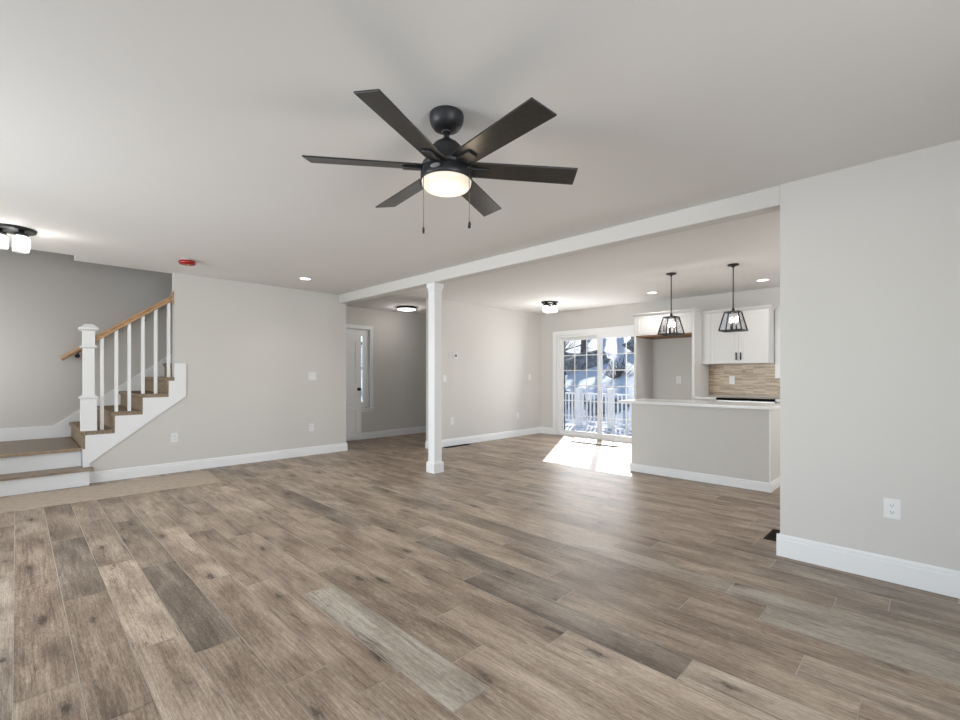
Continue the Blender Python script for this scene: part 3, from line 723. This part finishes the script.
# ---------------------------------------------------------------- ceiling fan
FXc, FYc = -1.762, 1.540
fan = thing('ceiling_fan', 'black six blade ceiling fan with lit frosted bowl and two pull chains', 'ceiling fan', (FXc, FYc, -.0375)); fan.scale = (1.03, 1.03, 1.03)
CC = 2.5364
bm = B(); lathe(bm, [(.0, CC), (.083, CC), (.085, CC - .010), (.084, CC - .026), (.078, CC - .048), (.066, CC - .066), (.052, CC - .074), (.03, CC - .076), (0, CC - .076)], 48); obj('canopy', bm, M['fanmetal'], fan)
bm = B(); lathe(bm, [(.021, CC - .092), (.026, CC - .084), (.021, CC - .074)], 20); tube(bm, (0, 0, CC - .076), (0, 0, 2.39), .0135, seg=16); lathe(bm, [(.022, 2.385), (.026, 2.39), (.026, 2.415), (.016, 2.42)], 20); obj('downrod', bm, M['fanmetal'], fan)
bm = B(); lathe(bm, [(.0, 2.405), (.03, 2.404), (.058, 2.392), (.078, 2.37), (.092, 2.34), (.10, 2.31), (.102, 2.298), (.118, 2.292), (.124, 2.280), (.124, 2.262), (.0, 2.262)], 48); obj('motor_housing', bm, M['fanmetal'], fan)
bm = B(); lathe(bm, [(.0, 2.262), (.118, 2.262), (.118, 2.255), (.1275, 2.252), (.1275, 2.212), (.124, 2.206), (.0, 2.206)], 48); ring = obj('light_ring', bm, M['fanmetal'], fan)
bm = B(); lathe(bm, [(.0, 2.156), (.05, 2.158), (.085, 2.163), (.107, 2.172), (.119, 2.186), (.122, 2.20), (.122, 2.207), (.0, 2.207)], 48); bw = obj('light_bowl', bm, M['bowl'], fan)
# little blank oval badge on the ring, facing the viewer
ang = math.atan2(-FYc, -FXc) - .42
bm = B()
pts = [(.026 * math.cos(t), .0105 * math.sin(t)) for t in [2 * PI * i / 20 for i in range(20)]]
cA, sA = math.cos(ang), math.sin(ang)
rowA = []; rowB = []
for a, b in pts:
    for rr_, rw in ((.1265, rowA), (.1305, rowB)):
        rw.append(bm.verts.new((rr_ * cA - a * sA, rr_ * sA + a * cA, 2.234 + b)))
bm.faces.new(rowA); bm.faces.new(rowB[::-1])
for i in range(20): bm.faces.new((rowA[i], rowA[(i + 1) % 20], rowB[(i + 1) % 20], rowB[i]))
obj('badge', bm, M['chrome'], ring)
PT = -.225
for k in range(6):
    t = math.radians(-67.0 + 60 * k); ct, s_ = math.cos(t), math.sin(t)
    def Wp(r_, s, h=0.0):
        z = 2.274 + s * math.tan(PT)
        return (r_ * ct - s * s_, r_ * s_ + s * ct, z + h)
    outl = [(.092, -.040), (.125, -.053), (.655, -.061), (.670, .061), (.125, .053), (.092, .040)]
    bm = B(); A = [bm.verts.new(Wp(a, b, .004)) for a, b in outl]; Bv = [bm.verts.new(Wp(a, b, -.004)) for a, b in outl]
    bm.faces.new(A); bm.faces.new(Bv[::-1])
    for i in range(6): bm.faces.new((A[i], A[(i + 1) % 6], Bv[(i + 1) % 6], Bv[i]))
    obj('blade', bm, M['blade'], fan, .0015)
    bm = B()
    for outl2, h0, h1 in (([(.095, -.027), (.205, -.027), (.215, -.020), (.215, .020), (.205, .027), (.095, .027)], -.006, -.016),):
        A = [bm.verts.new(Wp(a, b, h0)) for a, b in outl2]; Bv = [bm.verts.new(Wp(a, b, h1)) for a, b in outl2]
        bm.faces.new(A); bm.faces.new(Bv[::-1])
        for i in range(6): bm.faces.new((A[i], A[(i + 1) % 6], Bv[(i + 1) % 6], Bv[i]))
    obj('blade_bracket', bm, M['fanmetal'], fan, .002)
for (cx_, cy_, zt, zb, zl, rr_) in ((-.005, -.140, 2.245, 1.955, .035, .006), (.138, .022, 2.245, 1.985, .036, .0085)):
    bm = B(); tube(bm, (cx_, cy_, zb), (cx_, cy_, zt), .0016, seg=6); tube(bm, (cx_ * .85, cy_ * .85, 2.243), (cx_, cy_, 2.243), .003, seg=8)
    ch = obj('pull_chain', bm, M['chain'], fan)
    bm = B(); lathe(bm, [(0, zb - zl), (rr_ * .8, zb - zl + .003), (rr_, zb - zl * .6), (rr_ * .9, zb - .008), (.002, zb)], 14, (cx_, cy_, 0)); obj('chain_fob', bm, M['black'], ch)
plight('fan_lamp', (FXc, FYc, 2.08), 3, (1.0, 0.80, 0.58), .10)

# ---------------------------------------------------------------- flush lights with three glass jars
def flush_light(label, loc, rz, power):
    t = thing('flush_mount_light', label, 'ceiling light', loc, rz, 'black three jar flush lights')
    bm = B(); lathe(bm, [(0, 0), (.150, 0), (.152, -.008), (.148, -.022), (.140, -.024), (0, -.024)], 40); obj('backplate', bm, M['black'], t)
    for k in range(3):
        a = 2 * PI * k / 3 + .35; x, y = .092 * math.cos(a), .092 * math.sin(a)
        bm = B(); lathe(bm, [(0, -.02), (.022, -.02), (.022, -.045), (.046, -.05), (.048, -.07), (.044, -.074), (0, -.074)], 24, (x, y, 0)); h = obj('socket_cap', bm, M['black'], t)
        bm = B(); lathe(bm, [(.042, -.070), (.044, -.078), (.055, -.092), (.058, -.105), (.058, -.175), (.055, -.188), (.052, -.190), (.053, -.174), (.053, -.105), (.050, -.094)], 28, (x, y, 0), cap=False); obj('glass_jar', bm, M['jar'], h)
        bm = B(); tube(bm, (x, y, -.074), (x, y, -.095), .013); ball(bm, (x, y, -.128), .034, 16, 1.15); obj('bulb', bm, M['bulb'], h)
        
    c, s = math.cos(rz), math.sin(rz)
    plight('flush_lamp', (loc[0], loc[1], loc[2] - .22), power, (1.0, 0.97, 0.92), .10)
    return t
flush_light('black flush light with glass jars at the left edge, above the stairs side', (-5.90, -.015, CE), .2, 9)
flush_light('black flush light with glass jars near the patio door', (-4.925, 6.77, CE), 0.0, 7)
# hall disc light
t = thing('disc_ceiling_light', 'round black rimmed disc light on the hall ceiling', 'ceiling light', (-7.255, 5.317, CE))
bm = B(); lathe(bm, [(0, 0), (.165, 0), (.188, -.006), (.190, -.04), (.182, -.046), (.176, -.04), (0, -.04)], 48); obj('rim', bm, M['black'], t)
bm = B(); lathe(bm, [(.176, -.039), (.172, -.052), (.14, -.060), (0, -.066)], 48, cap=False); obj('diffuser', bm, M['led'], t)
plight('hall_lamp', (-7.255, 5.317, CE - .20), 4.8, (1.0, 0.95, 0.88), .12)
# recessed lights
def downlight(label, x, y, power=4):
    t = thing('recessed_light', label, 'recessed light', (x, y, CE), 0, 'recessed ceiling lights')
    bm = B(); lathe(bm, [(.068, -.001), (.070, -.006), (.082, -.006), (.088, 0), (.068, 0)], 40, cap=False); obj('trim_ring', bm, M['white_plastic'], t)
    bm = B(); lathe(bm, [(.070, -.003), (0, -.004)], 40, cap=False); obj('lens', bm, M['led'], t)
    l = bpy.data.lights.new('recessed_lamp', 'SPOT'); l.energy = power * 3; l.spot_size = math.radians(130); l.spot_blend = .8; l.shadow_soft_size = .06; l.color = (1, .96, .9)
    o = bpy.data.objects.new('recessed_lamp', l); C.objects.link(o); o.location = (x, y, CE - .02)
downlight('small round recessed light in the living room ceiling by the left wall', -6.11, 2.778)
downlight('round recessed light in the kitchen ceiling, left of both lantern pendants', -3.195, 7.145, 8)
downlight('round recessed light in the kitchen ceiling, right of both lantern pendants', -1.685, 7.288, 3.2)
# smoke detector
t = thing('smoke_detector', 'round smoke detector under a red dust cover on the ceiling', 'smoke detector', (-6.093, 1.38, CE))
bm = B(); lathe(bm, [(0, 0), (.070, 0), (.070, -.010), (0, -.010)], 32); obj('base', bm, M['white_plastic'], t)
bm = B(); lathe(bm, [(0, -.010), (.078, -.010), (.084, -.018), (.084, -.038), (.076, -.052), (.06, -.056), (0, -.057)], 36); obj('dust_cover', bm, M['red'], t)
bm = B(); box(bm, -.045, .045, -.012, .012, -.060, -.056); obj('label_strip', bm, mat('amber_strip', (.55, .16, .02), .4), t)

# ---------------------------------------------------------------- lantern pendants
def pendant(label, x, y):
    t = thing('lantern_pendant', label, 'pendant light', (x, y, CE), 0, 'lantern pendants over the island')
    bm = B(); lathe(bm, [(0, 0), (.062, 0), (.064, -.006), (.060, -.014), (.022, -.022), (.012, -.035), (0, -.035)], 36); obj('canopy', bm, M['black'], t)
    zt, zb, a, b = 2.005 - CE, 1.785 - CE, .073, .122
    bm = B(); tube(bm, (0, 0, -.03), (0, 0, zt + .03), .0065, seg=12); lathe(bm, [(0.006, zt + .06), (.016, zt + .035), (.020, zt + .012), (.02, zt), (0, zt)], 20); obj('stem', bm, M['black'], t)
    bm = B(); s = .013
    co_t = [(a, a), (-a, a), (-a, -a), (a, -a)]; co_b = [(b, b), (-b, b), (-b, -b), (b, -b)]
    for i in range(4):
        j = (i + 1) % 4
        bar(bm, (*co_t[i], zt), (*co_t[j], zt), s, s); bar(bm, (*co_b[i], zb), (*co_b[j], zb), s, s)
        tube(bm, (*co_t[i], zt), (*co_b[i], zb), .0082, seg=6)
    bar(bm, (a, 0, zt), (-a, 0, zt), s, s); bar(bm, (0, a, zt), (0, -a, zt), s, s)
    bar(bm, (b, 0, zb), (-b, 0, zb), s, s * .7)
    fr = obj('cage_frame', bm, M['black'], t)
    for i in range(4):
        j = (i + 1) % 4; bm = B()
        bm.faces.new([bm.verts.new(p) for p in ((*co_t[i], zt), (*co_t[j], zt), (*co_b[j], zb), (*co_b[i], zb))])
        r_ = bmesh.ops.extrude_face_region(bm, geom=bm.faces[:]); 
        vv = [g for g in r_['geom'] if isinstance(g, bmesh.types.BMVert)]; mid = Vector(((co_b[i][0] + co_b[j][0]) / 2, (co_b[i][1] + co_b[j][1]) / 2, 0)).normalized()
        bmesh.ops.translate(bm, verts=vv, vec=-mid * .003)
        obj('glass_panel', bm, M['lantern_glass'], fr)
    bm = B(); lathe(bm, [(0, zb - .004), (.04, zb - .004), (.042, zb + .004), (.02, zb + .012), (0, zb + .012)], 24)
    for k in range(3): 
        an = 2 * PI * k / 3 + .5; px, py = .034 * math.cos(an), .034 * math.sin(an)
        tube(bm, (px, py, zb + .004), (px, py, zb + .095), .009, seg=12)
    cd = obj('candle_cluster', bm, M['black'], t)
    for k in range(3):
        an = 2 * PI * k / 3 + .5; px, py = .034 * math.cos(an), .034 * math.sin(an)
        bm = B(); lathe(bm, [(0, zb + .095), (.009, zb + .096), (.017, zb + .112), (.018, zb + .124), (.011, zb + .145), (.003, zb + .16), (0, zb + .162)], 16, (px, py, 0)); obj('bulb', bm, M['bulb'], cd)
    plight('pendant_lamp', (x, y, zb + CE + .13), 3.0, (1, .95, .88), .03)
pendant('black lantern pendant hanging over the left part of the island', -2.423, 5.987)
pendant('black lantern pendant hanging over the right end of the island', -1.70, 6.021)

# ---------------------------------------------------------------- wall plates; local frame: +x out of the wall, y along, z up
def plate(name, label, cat, loc, rz, wd=.08, ht=.125, kind='outlet', gangs=1, group=None):
    t = thing(name, label, cat, loc, rz, group)
    bm = B(); sqz = [(1.0, 0), (1.0, .003), (.93, .006)]
    rings = [[bm.verts.new((d, sx * wd / 2 * k, sz * ht / 2 * k if k == 1 else sz * (ht / 2 - wd / 2 * (1 - k)))) for sx, sz in ((-1, -1), (1, -1), (1, 1), (-1, 1))] for k, d in sqz]
    for a, b in zip(rings, rings[1:]):
        for i in range(4): bm.faces.new((a[i], a[(i + 1) % 4], b[(i + 1) % 4], b[i]))
    bm.faces.new(rings[0][::-1]); bm.faces.new(rings[-1]); obj('cover_plate', bm, M['white_plastic'], t)
    for g in range(gangs):
        yo = (g - (gangs - 1) / 2) * .046
        if kind == 'outlet':
            for zo in (.021, -.021):
                bm = B(); prism(bm, [(yo + .0165 * math.cos(q) * (1 if abs(math.cos(q)) < .8 else .95), zo + .0145 * math.sin(q)) for q in [2 * PI * i / 16 for i in range(16)]], 'x', .005, .0085)
                rc = obj('receptacle', bm, M['white_plastic'], t)
                bm = B()
                box(bm, .0084, .0089, yo - .0075, yo - .005, zo + .000, zo + .008); box(bm, .0084, .0089, yo + .005, yo + .0075, zo + .000, zo + .008)
                tube(bm, (.0084, yo, zo - .006), (.0089, yo, zo - .006), .0028, seg=10); obj('slots', bm, M['slot'], rc)
        else:
            bm = B(); prism(bm, [(-.033, .005), (.033, .005), (.033, .0085), (0, .006), (-.033, .010)], 'y', 0, .032)
            for v in bm.verts: v.co = Vector((v.co.z, v.co.y - .016 + yo, v.co.x))
            obj('rocker', bm, M['white_plastic'], t)
    return t
GO = 'white wall outlets'; GS = 'white wall switches'
plate('wall_outlet', 'large white duplex outlet on the nearest right wall', 'outlet', (-.178, YR, .442), -PI / 2, .082, .122, group=GO)
plate('wall_outlet', 'white outlet below the stair stringer on the left wall', 'outlet', (XL, 1.435, .448), 0, .08, .125, group=GO)
plate('wall_outlet', 'white outlet low on the left wall directly under the double switch', 'outlet', (XL, 3.26, .433), 0, .08, .125, group=GO)
plate('wall_switch', 'white double switch plate on the left wall above an outlet', 'light switch', (XL, 3.275, 1.235), 0, .125, .125, 'switch', 2, GS)
plate('wall_outlet', 'white outlet low on the thermostat wall, beneath the thermostat', 'outlet', (XT, 5.446, .44), 0, .08, .125, group=GO)
plate('wall_outlet', 'white outlet low on the thermostat wall toward the patio door corner', 'outlet', (XT, 7.251, .425), 0, .08, .125, group=GO)
plate('wall_switch', 'white single switch beside the column, left below the thermostat', 'light switch', (XT, 5.27, 1.196), 0, .08, .125, 'switch', 1, GS)
plate('wall_switch', 'white single switch on the far end of the thermostat wall', 'light switch', (XT, 7.64, 1.216), 0, .08, .125, 'switch', 1, GS)
plate('wall_outlet', 'white outlet set in the stone mosaic backsplash', 'outlet', (-2.279, YB - .012, 1.177), -PI / 2, .08, .125, group=GO)
plate('wall_outlet', 'white outlet inside the empty refrigerator niche', 'outlet', (-3.118, YB, 1.171), -PI / 2, .08, .125, group=GO)
t = thing('thermostat', 'small white thermostat with grey display on the bright wall right of the column', 'thermostat', (XT, 5.515, 1.60))
obj('body', bx(0, .022, -.055, .055, -.05, .05), M['white_plastic'], t, .004); obj('display', bx(.022, .0235, -.03, .03, -.022, .026), M['grey_plastic'], t)
t = obj('blank_plate', bx(XT, XT + .008, 5.365, 5.44, 1.54, 1.66), mat('light_grey_plastic', (.62, .62, .61), .5), None, .002); tag(t, 'blank pale grey plate on the wall just left of the thermostat', 'wall plate')

# ---------------------------------------------------------------- floor registers
def register(label, x0, x1, y0, y1, along):
    t = thing('floor_register', label, 'floor vent', ((x0 + x1) / 2, (y0 + y1) / 2, 0), 0, 'dark floor registers')
    hx, hy = (x1 - x0) / 2, (y1 - y0) / 2
    bm = B(); box(bm, -hx, hx, -hy, hy, 0, .001, 1)
    b_ = .014
    box(bm, -hx, -hx + b_, -hy, hy, 0, .005); box(bm, hx - b_, hx, -hy, hy, 0, .005); box(bm, -hx + b_, hx - b_, -hy, -hy + b_, 0, .005); box(bm, -hx + b_, hx - b_, hy - b_, hy, 0, .005)
    obj('frame', bm, [M['vent'], M['slot']], t)
    bm = B(); n = 12
    for i in range(n):
        if along == 'y': y = -hy + b_ + (2 * hy - 2 * b_) * (i + .5) / n; box(bm, -hx + b_, hx - b_, y - .004, y + .004, .001, .0045)
        else: x = -hx + b_ + (2 * hx - 2 * b_) * (i + .5) / n; box(bm, x - .004, x + .004, -hy + b_, hy - b_, .001, .0045)
    obj('louvers', bm, M['vent'], t)
register('dark floor register at the foot of the right wall end', -.925, -.795, 4.02, 4.32, 'y')
register('dark floor register along the thermostat wall baseboard', -6.05, -5.94, 5.20, 5.78, 'y')
register('dark floor register in the sun patch before the patio door', -4.86, -3.86, 7.30, 7.42, 'x')

# ---------------------------------------------------------------- outside
def zg(x, y):
    d = max(0.0, y - 13.0, (-x - 17.0) * .7 if y < 16 else 0.0)
    return -0.9 + .31 * d - .0019 * d * d + .35 * math.sin(x * .35 + y * .2) * min(1, d / 6) + .12 * math.sin(x * 1.3 - y * .9)
bm = B(); gx = [(-70 + 1.6 * i) for i in range(56)]; gy = [-12.0 + 1.3 * j for j in range(66)]
grid = [[bm.verts.new((x, y, zg(x, y))) for x in gx] for y in gy]
for j in range(len(gy) - 1):
    for i in range(len(gx) - 1):
        if gy[j + 1] > -3.2 and gy[j] < 8.2 and gx[i + 1] > -8.7 and gx[i] < 2.5: continue
        f = bm.faces.new((grid[j][i], grid[j][i + 1], grid[j + 1][i + 1], grid[j + 1][i])); f.smooth = True
o = obj('ground_snow', bm, M['snow']); o['kind'] = 'structure'; o['label'] = 'snow covered hillside behind the deck'
# deck
bm = B()
x = -10.0
while x < -1.0: box(bm, x, x + .135, YB + .16, 11.35, -.20, -.16); x += .142
dk = obj('deck_floor', bm, M['snowdeck']); dk['kind'] = 'structure'
rl = thing('deck_railing', 'white picket railing around the snowy deck outside the patio door', 'railing', (0, 0, 0))
YD = 11.2
obj('top_rail', bx(-10, -1, YD - .035, YD + .035, .72, .76), M['vinyl'], rl); obj('bottom_rail', bx(-10, -1, YD - .025, YD + .025, -.07, -.03), M['vinyl'], rl)
x = -9.95
n = 0
while x < -1.05:
    n += 1
    if n <= 98: obj('picket', bx(x - .018, x + .018, YD - .018, YD + .018, -.03, .72), M['vinyl'], rl)
    x += .118
for xp in (-9.3, -7.13, -6.14, -4.1, -1.8):
    bm = B(); box(bm, xp - .07, xp + .07, YD - .07, YD + .07, -.16, .84); box(bm, xp - .09, xp + .09, YD - .09, YD + .09, .84, .90); obj('post', bm, M['vinyl'], rl)
# trees
def tree(x, y, h, r, label, lean=0.0, seed=1):
    rnd = random.Random(seed); zb = zg(x, y) - .3
    t = thing('bare_tree', label, 'tree', (x, y, zb), 0, 'bare trees on the snowy hillside')
    bm = B(); pts = []; p = Vector((0, 0, 0))
    for i in range(7): pts.append((Vector((lean * i + rnd.uniform(-.06, .06), rnd.uniform(-.06, .06), h * i / 6)), r * (1 - i / 7.5) * (1.3 if i == 0 else 1)))
    for (a, ra), (b, rb) in zip(pts, pts[1:]): tube(bm, a, b, ra, rb, 10, cap=False)
    obj('trunk', bm, M['bark'], t)
    bm = B()
    for i in range(16):
        z = rnd.uniform(.12, .95); k = min(5, int(z * 6)); a = pts[k][0].lerp(pts[k + 1][0], z * 6 - k)
        an = rnd.uniform(0, 2 * PI); ln = h * rnd.uniform(.12, .24); e = a + Vector((math.cos(an) * ln, math.sin(an) * ln, ln * rnd.uniform(.1, .7)))
        tube(bm, a, e, r * .18, r * .06, 5, cap=False)
        for q in range(4):
            s_ = a.lerp(e, rnd.uniform(.3, .95)); an2 = an + rnd.uniform(-1.2, 1.2); l2 = ln * .5
            tube(bm, s_, s_ + Vector((math.cos(an2) * l2, math.sin(an2) * l2, l2 * rnd.uniform(-.3, .7))), r * .07, r * .02, 4, cap=False)
    obj('branches', bm, M['bark'], t)
TR = [(-15.5, 8.5, 11, .24), (-18.5, 12.5, 12, .26), (-23.0, 15.0, 13, .28), (-21.5, 24.0, 13, .24), (-17.6, 31.0, 14, .22), (-15.6, 25.0, 12, .16), (-25.0, 42.0, 15, .3), (-12.6, 27.5, 13, .2), (-14.6, 21.0, 12, .26), (-19.5, 27.0, 14, .3), (-14.2, 29.5, 15, .34), (-24.0, 33.0, 14, .3), (-19.0, 36.0, 15, .32), (-12.0, 33.0, 13, .28), (-28.5, 38.5, 14, .3), (-16.9, 41.0, 15, .3), (-9.5, 24.0, 12, .25)]
LB = ['bare tree outside the hall window, nearest', 'second bare tree outside the hall window', 'far bare tree outside the hall window', 'mid slope bare tree left of the others', 'slender bare tree behind the centre stile', 'thin bare tree in the left patio door pane', 'bare tree on the skyline at the upper left', 'thin bare tree just right of the centre stile', 'nearest bare tree behind the left patio door pane', 'bare tree up the slope left of the centre stile', 'thick bare tree casting a long shadow down the snow', 'far bare tree at the left edge of the glass', 'tall bare tree high on the slope', 'bare tree seen through the right patio door pane', 'farthest bare tree at the upper left', 'farthest bare tree at the upper right', 'bare tree at the right of the deck']
for i, ((x, y, h, r), lb) in enumerate(zip(TR, LB)): tree(x, y, h, r, lb, random.uniform(-.1, .1), 11 + i)
# shrubs
def shrub(x, y, s, label, seed):
    rnd = random.Random(seed); bm = B()
    for i in range(60):
        an = rnd.uniform(0, 2 * PI); l = s * rnd.uniform(.4, 1); el = rnd.uniform(.1, 1.3)
        e = Vector((math.cos(an) * math.cos(el) * l, math.sin(an) * math.cos(el) * l, math.sin(el) * l)); tube(bm, (0, 0, -.2), e, .02, .005, 4, cap=False)
        e2 = e + Vector((rnd.uniform(-.3, .3), rnd.uniform(-.3, .3), rnd.uniform(0, .3))) * s; tube(bm, e * .7, e2, .01, .004, 4, cap=False)
    o = obj('bare_shrub', bm, M['bark']); o.location = (x, y, zg(x, y)); tag(o, label, 'shrub', 'bare shrubs on the snow')
shrub(-13.9, 19.0, 1.3, 'bare twiggy shrub just beyond the railing, left pane', 3)
shrub(-10.4, 19.6, 1.1, 'bare twiggy shrub just beyond the railing, right pane', 4)
shrub(-18.8, 27.0, 1.6, 'twiggy shrub higher on the snowy slope', 5)
# rocks
def rock(x, y, s, label, seed):
    rnd = random.Random(seed); bm = B(); bmesh.ops.create_icosphere(bm, subdivisions=3, radius=1)
    for v in bm.verts:
        n_ = v.co.normalized(); k = 1 + .22 * math.sin(n_.x * 5 + seed) * math.cos(n_.y * 4 + seed) + .1 * math.sin(n_.z * 9 + seed * 2)
        v.co = Vector((n_.x * s * 1.5 * k, n_.y * s * k, n_.z * s * .7 * k))
    for f in bm.faces: f.smooth = True
    o = obj('boulder', bm, M['rock']); o.location = (x, y, zg(x, y) + s * .15); tag(o, label, 'rock', 'boulders in the snow')
rock(-11.2, 16.2, .7, 'grey boulder in the snow behind the left part of the railing', 1)
rock(-8.8, 15.8, .6, 'grey boulder in the snow behind the right part of the railing', 2)
rock(-13.6, 22.5, .9, 'dark boulder halfway up the snowy slope', 3)
rock(-11.0, 24.5, .9, 'dark boulder up the slope in the right pane', 4)
rock(-16.0, 23.5, .8, 'dark boulder up the slope in the left pane', 5)
# unseen slab added outside the hall window to keep the sun out
bm = B(); box(bm, -10.6, XH - .13, 3.2, 8.6, 2.45, 2.55); o = obj('sun_block_slab', bm, M['sun_block']); o['kind'] = 'structure'
